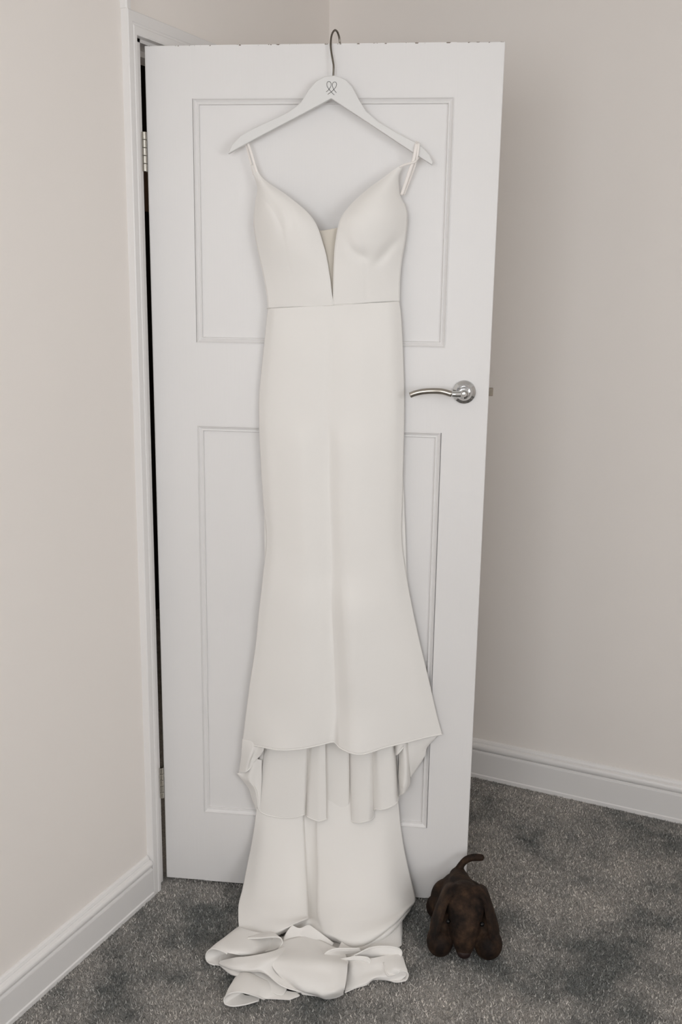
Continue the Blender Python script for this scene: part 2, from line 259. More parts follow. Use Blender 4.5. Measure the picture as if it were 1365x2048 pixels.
  'creaseL': [(276.9,1675.1,-0.0),(293.4,1649.2,-0.0),(306.7,1617.8,0.0),(310.1,1586.3,-0.0)],
  'creaseL2': [(309.8,1675.3,0.0),(324.2,1649.4,0.0),(331.0,1618.0,0.0),(328.9,1591.7,0.0)],
  'seamW': [(267.7,1444.1,0.0),(327.3,1446.2,0.0),(383.1,1450.3,0.0),(413.2,1453.0,-0.0),(471.8,1456.1,-0.0),(526.7,1461.3,0.0),(558.5,1463.9,-0.0)],
  'strapL1': [(246.9,1729.7,20.0),(239.4,1755.2,20.0),(233.0,1775.4,20.0),(228.1,1787.0,17.0),(224.5,1796.0,10.0)],
  'strapL2': [(239.1,1725.3,14.0),(232.5,1750.9,13.0),(225.7,1774.6,11.0),(221.0,1787.0,9.0),(218.4,1794.4,7.0)],
  'strapR1': [(558.9,1685.0,20.0),(567.0,1708.7,26.0),(574.9,1732.4,30.0),(581.6,1752.2,31.0),(585.2,1771.0,31.0),(586.9,1783.1,29.0),(587.6,1787.7,24.0),(588.2,1790.7,17.0),(589.0,1789.8,9.0)],
  'strapR2': [(589.6,1787.7,24.0),(592.0,1785.2,28.0),(591.3,1774.1,30.0),(589.6,1762.2,30.0),(587.7,1754.6,27.0),(583.7,1740.3,22.0),(577.6,1723.9,16.0),(569.7,1703.8,14.0),(562.8,1685.6,14.0)],
  'strapR3': [(553.3,1741.0,24.0),(561.8,1744.7,27.0),(572.4,1747.1,32.0),(580.9,1748.2,35.0),(585.9,1750.9,33.0),(590.7,1757.7,26.0),(594.3,1763.0,16.0),(595.9,1768.9,8.0)],
  'lining': [[(268.2,463.8,8.0),(281.6,469.0,17.6),(310.9,473.1,22.4),(345.7,476.1,24.0),(364.4,476.6,22.4),(368.5,471.8,11.2),(373.0,472.9,12.8),(381.3,478.4,24.0),(395.5,483.0,32.0),(405.8,483.7,32.0),(409.0,482.4,28.8),(403.6,475.6,14.4),(418.1,476.6,14.4),(442.7,479.6,17.6),(463.4,480.3,16.0),(465.2,477.5,9.6),(467.9,479.1,12.8),(472.9,485.9,27.2),(493.6,490.9,35.2),(514.6,492.3,35.2),(520.8,487.7,24.0),(519.1,486.8,22.4),(527.8,491.7,32.0),(533.4,495.7,40.0),(551.1,496.9,40.0),(568.5,495.1,33.6),(575.1,484.7,9.6)],[(258.5,384.2,8.1),(275.8,390.1,17.9),(308.0,394.7,22.8),(342.5,397.9,24.4),(361.9,398.5,22.8),(366.5,393.3,11.4),(370.2,394.4,13.0),(377.8,400.4,24.4),(395.3,405.5,32.6),(407.7,406.4,32.6),(411.0,405.1,29.3),(405.5,397.6,14.7),(420.1,398.6,14.7),(444.9,401.9,17.9),(465.2,402.6,16.3),(467.0,399.6,9.8),(469.8,401.3,13.0),(474.8,408.7,27.7),(494.6,414.0,35.8),(516.3,415.6,35.8),(524.1,410.6,24.4),(522.8,409.8,22.8),(530.6,415.1,32.6),(538.7,419.6,40.7),(556.5,420.9,40.7),(574.0,419.0,34.2),(579.9,407.6,9.8)],[(250.4,319.8,8.9),(271.2,324.4,19.5),(305.8,328.5,24.8),(340.1,331.9,26.6),(360.0,333.4,24.8),(364.9,328.0,12.4),(368.0,328.8,14.2),(375.2,334.7,26.6),(395.4,339.2,35.4),(409.7,340.8,35.4),(412.9,339.8,31.9),(407.2,331.6,15.9),(422.0,332.5,15.9),(446.8,336.7,19.5),(466.9,338.4,17.7),(468.6,335.1,10.6),(471.4,336.1,14.2),(476.6,342.4,30.1),(495.7,347.8,39.0),(517.9,350.2,39.0),(526.9,345.8,26.6),(526.1,347.2,24.8),(533.0,353.9,35.4),(543.3,359.0,44.3),(561.2,361.1,44.3),(578.7,360.5,37.2),(583.8,349.3,10.6)],[(242.3,258.1,9.6),(266.5,258.2,21.1),(303.6,260.2,26.8),(337.6,263.8,28.7),(358.1,267.7,26.8),(363.3,262.8,13.4),(365.8,262.7,15.3),(372.5,267.2,28.7),(395.6,269.1,38.3),(411.7,272.1,38.3),(414.9,272.3,34.5),(409.0,263.7,17.2),(423.8,264.2,17.2),(448.9,270.2,21.1),(468.5,274.6,19.1),(470.2,271.3,11.5),(473.1,270.2,15.3),(478.5,272.2,32.5),(496.9,276.9,42.1),(519.6,281.2,42.1),(529.8,279.3,28.7),(529.3,286.1,26.8),(535.4,295.4,38.3),(548.0,300.9,47.9),(565.9,304.8,47.9),(583.3,307.9,40.2),(587.5,300.0,11.5)],[(237.4,226.1,10.0),(263.6,218.5,22.0),(302.2,216.8,28.0),(336.2,220.6,30.0),(356.9,227.9,28.0),(362.3,224.5,14.0),(364.5,223.1,16.0),(370.9,224.7,30.0),(395.8,222.0,40.0),(412.9,227.0,40.0),(416.1,229.0,36.0),(410.1,221.0,18.0),(425.0,220.9,18.0),(450.1,229.2,22.0),(469.4,237.6,20.0),(471.1,234.6,12.0),(474.1,230.4,16.0),(479.7,224.9,34.0),(497.7,228.0,44.0),(520.7,235.2,44.0),(531.6,237.4,30.0),(531.2,252.3,28.0),(536.7,264.7,40.0),(550.6,270.1,50.0),(568.5,276.7,50.0),(585.8,285.5,42.0),(589.4,284.0,12.0)]],
  'flapL1': [[(203.1,409.9,9.0),(217.1,411.5,16.0),(233.6,413.8,24.0),(247.9,414.1,28.0),(263.1,413.5,30.0)],[(201.7,380.6,9.0),(213.6,385.8,18.0),(229.7,388.8,30.0),(241.3,391.6,26.0),(260.5,395.2,36.0)],[(199.0,353.7,9.0),(210.1,360.0,20.0),(223.8,364.3,32.0),(230.5,367.8,22.0),(253.1,381.2,30.0)],[(195.0,326.7,9.0),(204.9,331.6,20.0),(217.0,337.6,30.0),(224.5,344.4,24.0),(235.4,357.5,22.0)],[(193.7,322.5,9.0),(203.6,327.5,20.0),(217.0,335.0,30.0),(226.0,342.4,25.0),(234.1,353.4,22.0)]],
  'flapL2': [[(203.6,366.4,7.0),(216.4,368.1,14.0),(230.5,369.1,22.0),(243.7,365.1,20.0),(252.8,361.1,16.0)],[(193.2,318.8,7.0),(211.1,326.4,14.0),(228.2,336.7,24.0),(240.7,323.9,18.0),(252.7,314.3,16.0)],[(189.7,316.3,8.0),(207.2,308.6,14.0),(224.7,310.8,26.0),(238.0,291.5,18.0),(251.3,280.6,16.0)],[(217.1,280.6,8.0),(225.9,280.4,14.0),(237.1,288.9,26.0),(242.9,270.3,18.0),(250.0,257.6,16.0)],[(225.8,252.7,8.0),(232.0,252.4,14.0),(241.2,262.9,22.0),(244.1,250.1,18.0),(248.7,238.5,16.0)],[(234.5,228.9,8.0),(237.8,228.6,12.0),(242.8,235.1,18.0),(244.9,228.7,16.0),(248.6,223.5,16.0)]],
  'flapR1': [[(595.8,455.1,26.0),(618.2,458.3,24.0),(641.7,459.6,18.0),(661.6,463.8,13.0),(682.7,468.0,8.0)],[(603.7,430.9,28.0),(620.2,432.7,24.0),(638.9,435.0,18.0),(657.7,439.5,14.0),(677.5,449.7,8.0)],[(609.2,408.0,28.0),(622.1,409.5,24.0),(634.9,411.4,18.0),(644.2,414.0,14.0),(654.6,420.1,9.0)],[(613.5,378.8,26.0),(621.6,381.2,22.0),(630.9,384.6,17.0),(640.2,388.5,13.0),(649.4,396.3,9.0)],[(616.5,354.5,24.0),(618.8,353.9,20.0),(622.2,354.7,16.0),(625.6,356.0,13.0),(629.0,358.2,9.0)],[(617.9,348.0,24.0),(618.4,347.3,20.0),(618.8,346.6,16.0),(619.9,346.4,13.0),(620.9,345.8,9.0)]],
  'flapR2': [[(585.4,430.9,20.0),(590.7,439.3,34.0),(597.0,444.8,42.0),(602.8,444.2,40.0),(608.3,436.3,28.0)],[(588.9,386.0,18.0),(594.4,394.4,34.0),(601.9,399.9,44.0),(608.9,399.4,42.0),(612.0,390.3,26.0)],[(588.8,346.7,18.0),(595.6,353.9,36.0),(604.4,358.4,46.0),(611.3,358.1,42.0),(615.5,350.5,24.0)],[(590.8,314.2,16.0),(595.0,329.3,34.0),(602.6,334.8,46.0),(610.8,334.6,42.0),(616.6,330.9,24.0)],[(591.3,291.9,14.0),(596.3,318.0,30.0),(602.9,319.7,42.0),(608.7,321.7,40.0),(615.0,324.2,24.0)],[(589.5,289.1,14.0),(594.2,298.6,26.0),(600.5,309.5,38.0),(607.5,316.6,38.0),(613.9,321.5,24.0)]],
  'flapR3': [[(580.2,447.8,40.0),(586.4,451.1,46.0),(593.5,452.5,48.0),(600.5,452.0,46.0)],[(580.7,428.6,40.0),(585.7,432.3,47.0),(592.9,435.1,49.0),(600.8,441.8,46.0)],[(581.7,413.2,40.0),(584.9,419.4,47.0),(589.5,425.4,48.0),(597.5,433.9,46.0)],[(582.4,409.4,40.0),(586.1,415.2,46.0),(592.0,423.0,48.0),(599.8,434.1,46.0)]],
  'train': [[(272.0,1462.7,5.0),(294.8,1463.1,7.0),(328.3,1463.6,7.0),(356.2,1464.0,7.0),(376.2,1464.3,7.0),(395.0,1464.6,7.0),(428.2,1465.2,7.0),(472.3,1465.9,7.0),(527.1,1466.7,7.0),(556.5,1467.2,5.0)],[(257.8,1184.1,5.0),(283.6,1185.1,7.0),(329.5,1186.5,7.0),(358.2,1187.3,7.0),(378.7,1187.9,7.0),(398.1,1188.5,7.0),(432.2,1189.5,7.0),(477.4,1190.9,7.0),(533.7,1192.5,7.0),(570.6,1193.4,5.0)],[(259.0,705.2,5.0),(283.5,707.2,7.0),(331.8,710.1,8.0),(361.7,711.8,8.0),(383.2,712.9,8.0),(403.4,714.0,8.0),(439.0,715.9,8.0),(486.3,718.1,7.0),(545.1,721.3,7.0),(597.7,723.4,5.0)],[(243.1,328.1,5.0),(271.2,331.7,8.0),(321.1,335.8,9.0),(350.9,338.0,9.0),(360.5,337.7,7.0),(385.3,340.0,8.0),(401.6,342.2,10.0),(469.0,347.1,10.0),(548.1,352.3,9.0),(585.5,353.5,6.0)],[(237.0,218.1,8.0),(266.6,226.0,18.0),(317.4,232.2,22.0),(351.9,233.8,20.0),(359.3,229.4,11.0),(387.1,233.2,14.0),(398.1,238.6,22.0),(472.2,245.5,24.0),(551.3,249.4,20.0),(592.2,245.9,8.0)],[(228.4,143.2,17.6),(264.7,157.7,41.6),(322.2,164.5,49.6),(359.9,164.7,44.8),(365.0,157.0,28.8),(392.0,161.7,35.2),(402.3,168.8,48.0),(476.4,176.4,52.8),(554.7,179.9,43.2),(603.0,170.7,12.0)],[(220.5,91.4,36.0),(263.2,107.6,67.2),(327.7,115.4,81.6),(368.2,113.9,73.6),(371.2,102.8,51.2),(397.0,107.3,59.2),(408.0,118.4,77.6),(480.8,128.1,87.2),(563.6,130.7,67.2),(615.5,114.8,19.2)],[(216.3,48.3,77.4),(265.7,62.1,112.6),(335.7,69.4,128.5),(378.4,63.9,114.4),(380.2,47.0,84.5),(402.5,53.3,95.0),(414.2,68.0,119.7),(486.9,78.3,137.3),(573.8,76.9,107.4),(631.7,56.0,28.2)],[(215.7,32.3,121.6),(268.0,41.3,155.8),(336.9,47.4,171.0),(385.3,41.6,152.0),(386.5,21.0,117.8),(407.4,28.0,129.2),(420.8,43.4,157.7),(494.4,54.2,182.4),(582.5,54.7,140.6),(639.1,30.0,38.0)],[(224.5,26.9,168.0),(269.2,26.4,192.0),(330.4,39.2,202.0),(385.6,46.2,178.0),(391.8,24.6,146.0),(413.2,27.0,162.0),(437.0,33.0,190.0),(505.3,41.0,218.0),(590.2,53.1,168.0),(637.2,24.1,48.0)],[(230.5,24.0,190.0),(270.8,19.5,212.0),(315.6,28.1,218.0),(371.2,45.3,192.0),(392.3,25.0,158.0),(414.8,25.2,182.0),(450.7,29.8,206.0),(513.6,29.6,230.0),(590.9,49.7,178.0),(629.2,15.0,54.0)],[(233.7,17.8,194.0),(269.6,10.1,212.0),(307.0,15.3,216.0),(352.4,29.0,192.0),(390.9,18.3,164.0),(415.9,17.8,190.0),(457.9,20.0,206.0),(515.7,17.9,226.0),(585.3,39.9,178.0),(625.8,11.9,58.0)],[(238.7,9.9,184.0),(270.7,0.3,200.0),(304.7,3.8,204.0),(351.1,16.6,184.0),(391.5,13.2,168.0),(416.3,11.3,192.0),(459.4,9.2,198.0),(514.5,7.6,212.0),(582.6,30.0,168.0),(622.2,8.8,56.0)]],
  'trainroll': [[(483.3,21.8,205.0),(518.3,14.7,205.0),(551.7,25.5,190.0),(590.0,39.6,160.0),(624.3,10.4,50.0)],[(496.8,22.2,222.0),(522.5,21.1,226.0),(555.2,26.8,206.0),(594.2,43.1,172.0),(629.3,15.0,56.0)],[(499.6,13.7,226.0),(525.3,15.2,230.0),(555.6,19.1,208.0),(596.8,36.9,174.0),(627.2,10.6,60.0)],[(496.6,3.6,218.0),(522.4,5.2,222.0),(553.0,10.6,202.0),(594.2,25.6,164.0),(622.3,3.3,56.0)]],
  'coneL': [[(331.1,5.0,205.8),(303.6,26.0,216.7),(270.1,37.0,225.6),(244.0,34.0,213.7),(229.8,18.0,187.2)],[(323.3,6.0,240.9),(294.9,32.0,262.6),(261.1,42.0,266.7),(223.2,34.0,242.5),(210.5,11.0,208.1)],[(316.0,8.0,251.8),(284.9,34.0,298.4),(246.7,46.0,306.0),(203.9,38.0,279.6),(190.9,10.0,246.2)],[(305.6,8.0,258.5),(274.4,30.0,303.0),(235.3,42.0,315.9),(193.2,36.0,297.7),(176.5,16.0,291.9)]],
  'coneLin': [[(231.7,40.0,315.4),(207.9,41.0,306.1),(191.4,36.0,299.7),(179.9,22.0,296.1),(179.4,9.0,299.5),(189.7,4.0,308.6),(202.1,2.0,312.9)],[(237.1,36.0,304.1),(214.7,36.0,296.6),(199.7,32.0,291.4),(191.8,20.0,288.3),(194.2,8.0,289.2),(206.5,6.0,302.2),(220.0,6.0,310.7)],[(251.6,20.0,276.8),(237.2,22.0,274.4),(225.2,22.0,272.4),(217.1,14.0,267.9),(219.9,7.0,270.4),(228.2,2.0,276.6),(239.5,2.0,285.5)],[(276.2,10.0,256.3),(270.5,11.0,256.6),(265.6,11.0,255.5),(263.5,9.0,256.6),(265.8,7.0,262.4),(271.1,6.0,271.0),(278.0,6.0,282.3)]],
  'coneLloop': [[(265.3,42.0,258.9),(294.6,46.0,260.6),(323.1,50.0,258.7),(339.3,46.0,252.8),(344.9,34.0,251.5),(339.6,24.0,254.5),(326.5,18.0,258.7),(307.0,16.0,265.7),(281.5,18.0,282.3)],[(268.4,38.0,245.7),(294.0,42.0,246.0),(317.6,45.0,241.6),(328.5,42.0,237.7),(333.8,32.0,241.2),(330.8,22.0,244.0),(321.1,16.0,247.8),(305.1,15.0,255.7),(282.3,16.0,269.0)],[(272.2,27.0,218.7),(293.0,32.0,222.9),(310.1,34.0,219.7),(317.4,33.0,221.0),(320.1,27.0,223.3),(318.0,20.0,224.8),(312.2,15.0,231.4),(299.9,14.0,240.7),(280.8,14.0,250.4)]],
  'layerA': [[(212.7,14.0,308.7),(249.4,34.0,318.7),(283.6,42.0,319.8),(326.5,48.0,308.4),(360.9,22.0,243.5),(424.1,8.0,197.4)],[(211.1,11.0,311.7),(249.6,31.0,340.0),(288.4,42.0,342.8),(336.8,50.0,333.6),(377.2,22.0,273.2),(434.1,8.0,228.8)],[(217.1,11.0,317.7),(245.6,25.0,342.6),(281.9,34.0,354.7),(318.6,42.0,355.4),(373.3,22.0,318.3),(440.3,8.0,275.3)],[(227.5,11.0,323.1),(252.7,22.0,344.4),(287.7,28.0,351.0),(319.0,36.0,357.3),(370.0,22.0,364.8),(442.5,8.0,333.7)],[(237.1,10.0,325.6),(259.0,20.0,342.6),(289.1,25.0,346.8),(324.1,31.0,355.0),(368.4,22.0,381.0),(427.2,8.0,380.6)]],
  'layerB': [[(209.3,5.0,309.1),(236.4,14.0,312.3),(270.8,18.0,313.1),(316.2,18.0,313.8),(374.6,14.0,325.9)],[(222.5,3.0,321.6),(248.2,14.0,339.4),(277.0,18.0,342.5),(311.5,18.0,347.8),(376.3,10.0,369.3)],[(237.3,2.0,331.8),(256.1,14.0,350.0),(277.6,18.0,350.7),(309.4,16.0,365.1),(369.1,8.0,391.4)],[(248.6,2.0,336.9),(261.6,13.0,349.6),(278.7,17.0,350.9),(303.7,15.0,364.5),(346.9,10.0,389.1)],[(254.8,2.0,339.4),(265.3,12.0,346.1),(280.6,16.0,349.3),(300.4,14.0,358.8),(334.0,9.0,378.5)]],
  'coneB': [[(259.6,2.0,330.5),(270.8,18.0,345.0),(289.6,22.0,349.4),(319.4,18.0,359.8),(358.9,8.0,364.3),(393.3,2.0,372.8)],[(254.7,2.0,354.2),(265.4,24.0,371.6),(292.5,30.0,374.2),(320.2,22.0,381.0),(351.8,8.0,385.9),(406.2,2.0,385.2)],[(250.9,3.0,381.8),(258.7,26.0,400.7),(288.1,36.0,405.0),(314.0,26.0,404.4),(341.0,8.0,398.3),(396.7,2.0,394.2)],[(248.5,6.0,414.3),(255.9,24.0,426.7),(285.1,38.0,431.3),(311.0,26.0,421.9),(333.7,6.0,406.1),(387.1,2.0,401.7)]],
  'coneBin': [[(333.8,5.0,406.3),(311.0,26.0,421.9),(285.1,38.0,431.3),(263.5,32.0,431.2),(250.7,16.0,428.1),(254.8,5.0,432.2),(270.6,1.0,435.7),(294.8,1.0,428.0),(321.9,1.0,412.2)],[(332.3,5.0,398.8),(310.8,24.0,410.1),(288.4,33.0,416.8),(271.1,28.0,417.4),(262.5,14.0,413.2),(266.2,4.0,415.6),(280.0,1.0,419.2),(299.7,1.0,415.1),(322.5,1.0,404.4)],[(332.7,5.0,389.3),(314.1,18.0,394.2),(297.0,24.0,396.2),(286.0,20.0,395.7),(281.0,10.0,393.1),(283.8,3.0,396.4),(293.4,1.0,400.4),(306.2,1.0,398.7),(322.9,1.0,395.0)]],
  'apron': [[(336.7,22.0,237.8),(363.4,26.0,223.4),(393.6,28.0,214.8),(427.3,26.0,222.1),(458.1,24.0,236.8),(488.8,22.0,254.7)],[(338.0,27.0,271.2),(376.5,34.0,268.6),(410.3,38.0,266.1),(439.4,34.0,270.7),(471.0,30.0,278.4),(500.1,26.0,286.3)],[(334.4,44.0,320.8),(380.1,49.0,326.5),(419.3,52.0,328.7),(450.2,52.0,327.9),(478.7,49.0,326.7),(502.5,42.0,320.9)],[(338.3,39.0,342.2),(384.9,44.0,355.8),(423.6,46.0,358.2),(454.0,44.0,356.4),(482.6,44.0,359.1),(503.4,36.0,349.1)],[(355.3,29.0,356.4),(396.4,36.0,379.4),(429.7,36.0,384.5),(457.7,36.0,384.0),(483.5,36.0,383.7),(502.8,29.0,372.2)],[(381.6,16.0,368.4),(413.4,23.0,390.5),(439.7,23.0,393.3),(457.4,23.0,397.2),(481.0,31.0,398.0),(499.9,18.0,374.2)],[(404.9,8.0,377.3),(420.7,10.0,380.9),(442.7,8.0,383.2),(463.0,6.0,388.9),(483.8,10.0,383.4),(498.5,8.0,369.6)],[(409.6,5.0,379.1),(422.8,6.0,380.2),(443.6,4.0,381.2),(462.8,2.0,387.0),(483.5,5.0,380.3),(498.3,4.0,367.7)]],
  'rightback': [[(483.3,33.0,206.1),(527.7,35.0,184.4),(571.9,36.0,151.5),(605.4,33.0,117.5),(613.4,16.0,79.8)],[(474.4,22.0,228.3),(530.0,26.0,208.3),(574.2,29.0,180.8),(604.5,28.0,141.4),(611.3,11.0,104.4)],[(464.8,13.0,244.0),(531.9,16.0,226.6),(576.3,19.0,206.9),(607.7,19.0,173.3),(613.5,6.0,143.1)],[(454.8,7.0,254.7),(533.0,8.0,236.9),(577.3,9.0,218.1),(610.6,10.0,198.9),(614.4,3.0,179.6)]],
  'loopR': [[(523.7,46.0,267.1),(490.9,50.0,277.0),(466.7,50.0,282.0),(449.4,42.0,287.2),(447.4,32.0,287.8),(458.7,24.0,287.5),(491.8,26.0,282.3),(518.8,36.0,273.2),(540.3,44.0,263.9),(562.3,48.0,257.7),(590.2,48.0,253.9),(610.3,42.0,250.0),(617.4,34.0,252.1),(613.5,26.0,259.1),(600.6,24.0,266.8)],[(525.7,38.0,262.9),(495.2,42.0,274.2),(471.0,42.0,279.2),(458.0,36.0,283.1),(455.8,29.0,282.6),(464.7,24.0,281.5),(493.4,24.0,276.0),(521.9,28.0,268.9),(543.7,32.0,261.0),(566.2,34.0,260.7),(590.8,32.0,258.2),(606.5,28.0,254.1),(610.0,26.0,256.1),(605.8,22.0,260.0),(596.1,20.0,265.4)],[(529.5,26.0,253.0),(501.0,28.0,263.0),(481.1,28.0,267.4),(470.4,26.0,273.1),(470.5,22.0,272.9),(479.7,20.0,274.1),(501.9,18.0,270.2),(526.0,18.0,261.8),(546.0,20.0,258.3),(566.1,20.0,255.6),(586.0,18.0,248.5),(597.4,18.0,248.8),(599.8,16.0,250.9),(597.8,14.0,253.7),(591.5,14.0,261.5)]],
  'fold2': [[(459.0,26.0,290.1),(492.2,32.0,286.9),(516.4,36.0,282.2),(541.9,34.0,279.5),(549.9,26.0,279.7)],[(472.1,22.0,286.4),(500.3,30.0,288.3),(520.2,32.0,286.6),(541.3,30.0,284.5),(548.1,22.0,283.1)],[(491.4,16.0,277.5),(508.7,22.0,281.5),(523.3,24.0,282.3),(538.9,22.0,280.9),(545.4,16.0,277.1)]],
  'rightfloor': [[(490.3,16.0,287.9),(511.8,28.0,280.6),(541.6,26.0,273.9),(574.2,26.0,259.2),(607.5,30.0,253.2),(619.9,24.0,250.4)],[(495.0,14.0,309.8),(514.3,26.0,304.7),(543.0,22.0,288.9),(572.3,24.0,279.1),(603.5,32.0,280.6),(628.4,26.0,286.2)],[(499.8,10.0,332.0),(520.4,18.0,320.0),(545.6,16.0,304.1),(577.0,18.0,295.8),(605.0,30.0,304.6),(633.6,22.0,300.2)],[(501.6,8.0,348.5),(524.3,12.0,336.2),(549.1,14.0,319.2),(575.0,16.0,311.8),(603.5,16.0,309.6),(629.5,12.0,300.9)],[(500.6,5.0,359.2),(523.2,8.0,345.7),(545.8,10.0,330.7),(564.4,12.0,316.2),(589.5,8.0,312.5),(617.0,6.0,311.2)],[(501.1,2.0,363.2),(522.2,3.0,345.8),(542.9,4.0,333.1),(559.9,8.0,314.8),(586.2,5.0,310.7),(608.6,2.0,315.3)]],
  'curlR': [[(579.1,26.0,280.9),(588.0,20.0,310.3),(596.9,18.0,311.4),(611.9,22.0,306.4),(620.6,28.0,306.6),(631.6,26.0,305.8),(634.6,16.0,305.5),(627.9,5.0,308.4),(609.7,2.0,315.1),(592.8,3.0,310.5)],[(587.8,24.0,277.0),(594.6,18.0,293.5),(601.5,16.0,296.6),(612.3,18.0,292.8),(619.9,22.0,292.1),(626.6,20.0,291.9),(628.0,12.0,292.8),(622.9,4.0,296.3),(608.9,2.0,302.2),(594.5,3.0,302.1)],[(596.4,20.0,270.5),(600.2,14.0,274.0),(604.9,12.0,277.4),(612.7,12.0,276.4),(618.1,14.0,275.0),(621.5,12.0,275.2),(621.8,8.0,278.3),(617.7,3.0,282.4),(608.1,2.0,289.0),(598.1,2.0,288.7)]],
  'underlay': [[(215.5,7.0,209.3),(308.0,5.0,208.9),(383.9,5.0,165.0),(470.9,5.0,196.2),(551.0,5.0,176.2),(600.1,5.0,116.7)],[(214.4,6.0,241.1),(292.4,7.0,250.0),(395.7,6.0,243.7),(477.2,6.0,250.4),(555.4,6.0,231.1),(610.6,5.0,197.4)],[(207.6,6.0,296.9),(300.5,6.0,291.4),(403.6,7.0,296.0),(494.0,6.0,299.5),(559.5,6.0,282.3),(614.7,4.0,268.9)],[(231.6,4.0,316.7),(308.5,6.0,332.5),(401.9,6.0,357.6),(488.6,6.0,349.3),(549.9,6.0,300.3),(616.1,4.0,293.9)],[(261.7,3.0,334.8),(312.7,4.0,354.0),(393.9,4.0,376.8),(489.9,4.0,360.9),(540.8,4.0,322.0),(603.6,3.0,305.8)]],
  'crumple': [[(359.5,43.0,199.7),(377.6,39.0,202.8),(397.7,44.0,196.0),(418.0,40.0,206.2),(437.5,30.0,211.7),(459.7,21.0,221.7)],[(349.1,32.0,207.9),(372.3,25.0,220.8),(392.8,35.0,210.0),(414.9,32.0,217.5),(433.4,23.0,224.4),(452.9,16.0,240.8)],[(343.3,23.0,221.9),(372.0,18.0,240.1),(387.6,27.0,221.5),(410.4,25.0,233.8),(430.8,19.0,247.9),(446.2,14.0,260.1)],[(343.9,17.0,238.9),(371.0,16.0,248.2),(386.2,21.0,235.1),(407.4,21.0,244.9),(427.6,17.0,257.9),(442.9,13.0,269.6)],[(350.1,14.0,248.3),(373.9,14.0,252.2),(389.1,16.0,245.8),(408.9,17.0,255.1),(428.7,14.0,265.9),(443.3,11.0,272.1)]],
  'lever': [(704.0,1273.4,44.0),(681.4,1273.4,50.0),(659.8,1275.2,52.0),(638.2,1275.9,53.0),(616.6,1273.7,53.0),(600.4,1269.4,52.0),(590.7,1265.2,51.0)],
}


# ------------------------------------------------------------------ room shell
XR, YF, YB, ZC = 3.4, -3.2, 0.916, 2.42
FLOOR = struct(boxes('floor', [(-1.7, XR+.1, YF-.1, 2.6, -0.08, -0.001)], MCA))
struct(boxes('ceiling', [(-1.7, XR+.1, YF-.1, 2.6, ZC, ZC+.1)], MC))
struct(boxes('wall_left', [(-.12, 0, YF-.1, -.03, 0, ZC), (-.12, 0, .80, YB+.1, 0, ZC), (-.12, 0, -.03, .80, 2.02, ZC)], MW))
struct(boxes('wall_back', [(0, XR+.1, YB, YB+.1, 0, ZC)], MW))
struct(boxes('wall_front', [(0, .45, YF-.1, YF, 0, ZC), (2.05, XR+.1, YF-.1, YF, 0, ZC), (.45, 2.05, YF-.1, YF, 0, 1.04), (.45, 2.05, YF-.1, YF, 2.18, ZC)], MW))
struct(boxes('wall_right', [(XR, XR+.1, YF, -2.9, 0, ZC), (XR, XR+.1, -1.1, YB, 0, ZC), (XR, XR+.1, -2.9, -1.1, 0, 1.04), (XR, XR+.1, -2.9, -1.1, 2.18, ZC)], MW))
w = struct(boxes('window_1', [(.45, .50, YF-.06, YF-.01, 1.04, 2.18), (2.00, 2.05, YF-.06, YF-.01, 1.04, 2.18), (.50, 2.00, YF-.06, YF-.01, 1.04, 1.09), (.50, 2.00, YF-.06, YF-.01, 2.13, 2.18), (1.23, 1.27, YF-.06, YF-.01, 1.09, 2.13)], MT))
boxes('window_sill', [(.40, 2.10, YF-.01, YF+.12, 1.01, 1.04)], MT, w)
w = struct(boxes('window_2', [(XR+.01, XR+.06, -2.9, -2.85, 1.04, 2.18), (XR+.01, XR+.06, -1.15, -1.1, 1.04, 2.18), (XR+.01, XR+.06, -2.85, -1.15, 1.04, 1.09), (XR+.01, XR+.06, -2.85, -1.15, 2.13, 2.18), (XR+.01, XR+.06, -2.02, -1.98, 1.09, 2.13)], MT))
boxes('window_sill', [(XR-.12, XR+.01, -2.95, -1.05, 1.01, 1.04)], MT, w)

def prof_extrude(name, prof, a, b, material, parent=None):
    # prof: list of (out, height); a,b: functions mapping (out,height)->3d at both ends
    n = len(prof); V = [a(*p) for p in prof]+[b(*p) for p in prof]
    Fc = [(i, i+1, n+i+1, n+i) for i in range(n-1)]+[tuple(range(n-1, -1, -1)), tuple(range(n, 2*n))]
    o = mesh(name, V, Fc, material, parent)
    return o
def torus_prof():
    p = [(0, 0), (.0205, 0), (.0205, .010), (.018, .0125), (.018, .0725), (.0172, .0755), (.0138, .077), (.0138, .079)]
    for k in range(9):
        a = -math.pi/2+math.pi*k/8; p.append((.0118+.0072*math.cos(a), .0885+.009*math.sin(a)))
    p += [(.0085, .0985), (.0085, .101), (.006, .1055), (.002, .108), (0, .108)]
    return p
SK = torus_prof()
struct(prof_extrude('baseboard_left', SK, lambda d, h: (d, -.0645, h), lambda d, h: (d, YF, h), MT))
struct(prof_extrude('baseboard_back', [(d*1.0, h*1.15) for d, h in SK], lambda d, h: (XR, YB-d, h), lambda d, h: (0, YB-d, h), MT))
struct(prof_extrude('baseboard_right', SK, lambda d, h: (XR-d, YF, h), lambda d, h: (XR-d, YB, h), MT))
struct(prof_extrude('baseboard_front', SK, lambda d, h: (0, YF+d, h), lambda d, h: (XR, YF+d, h), MT))

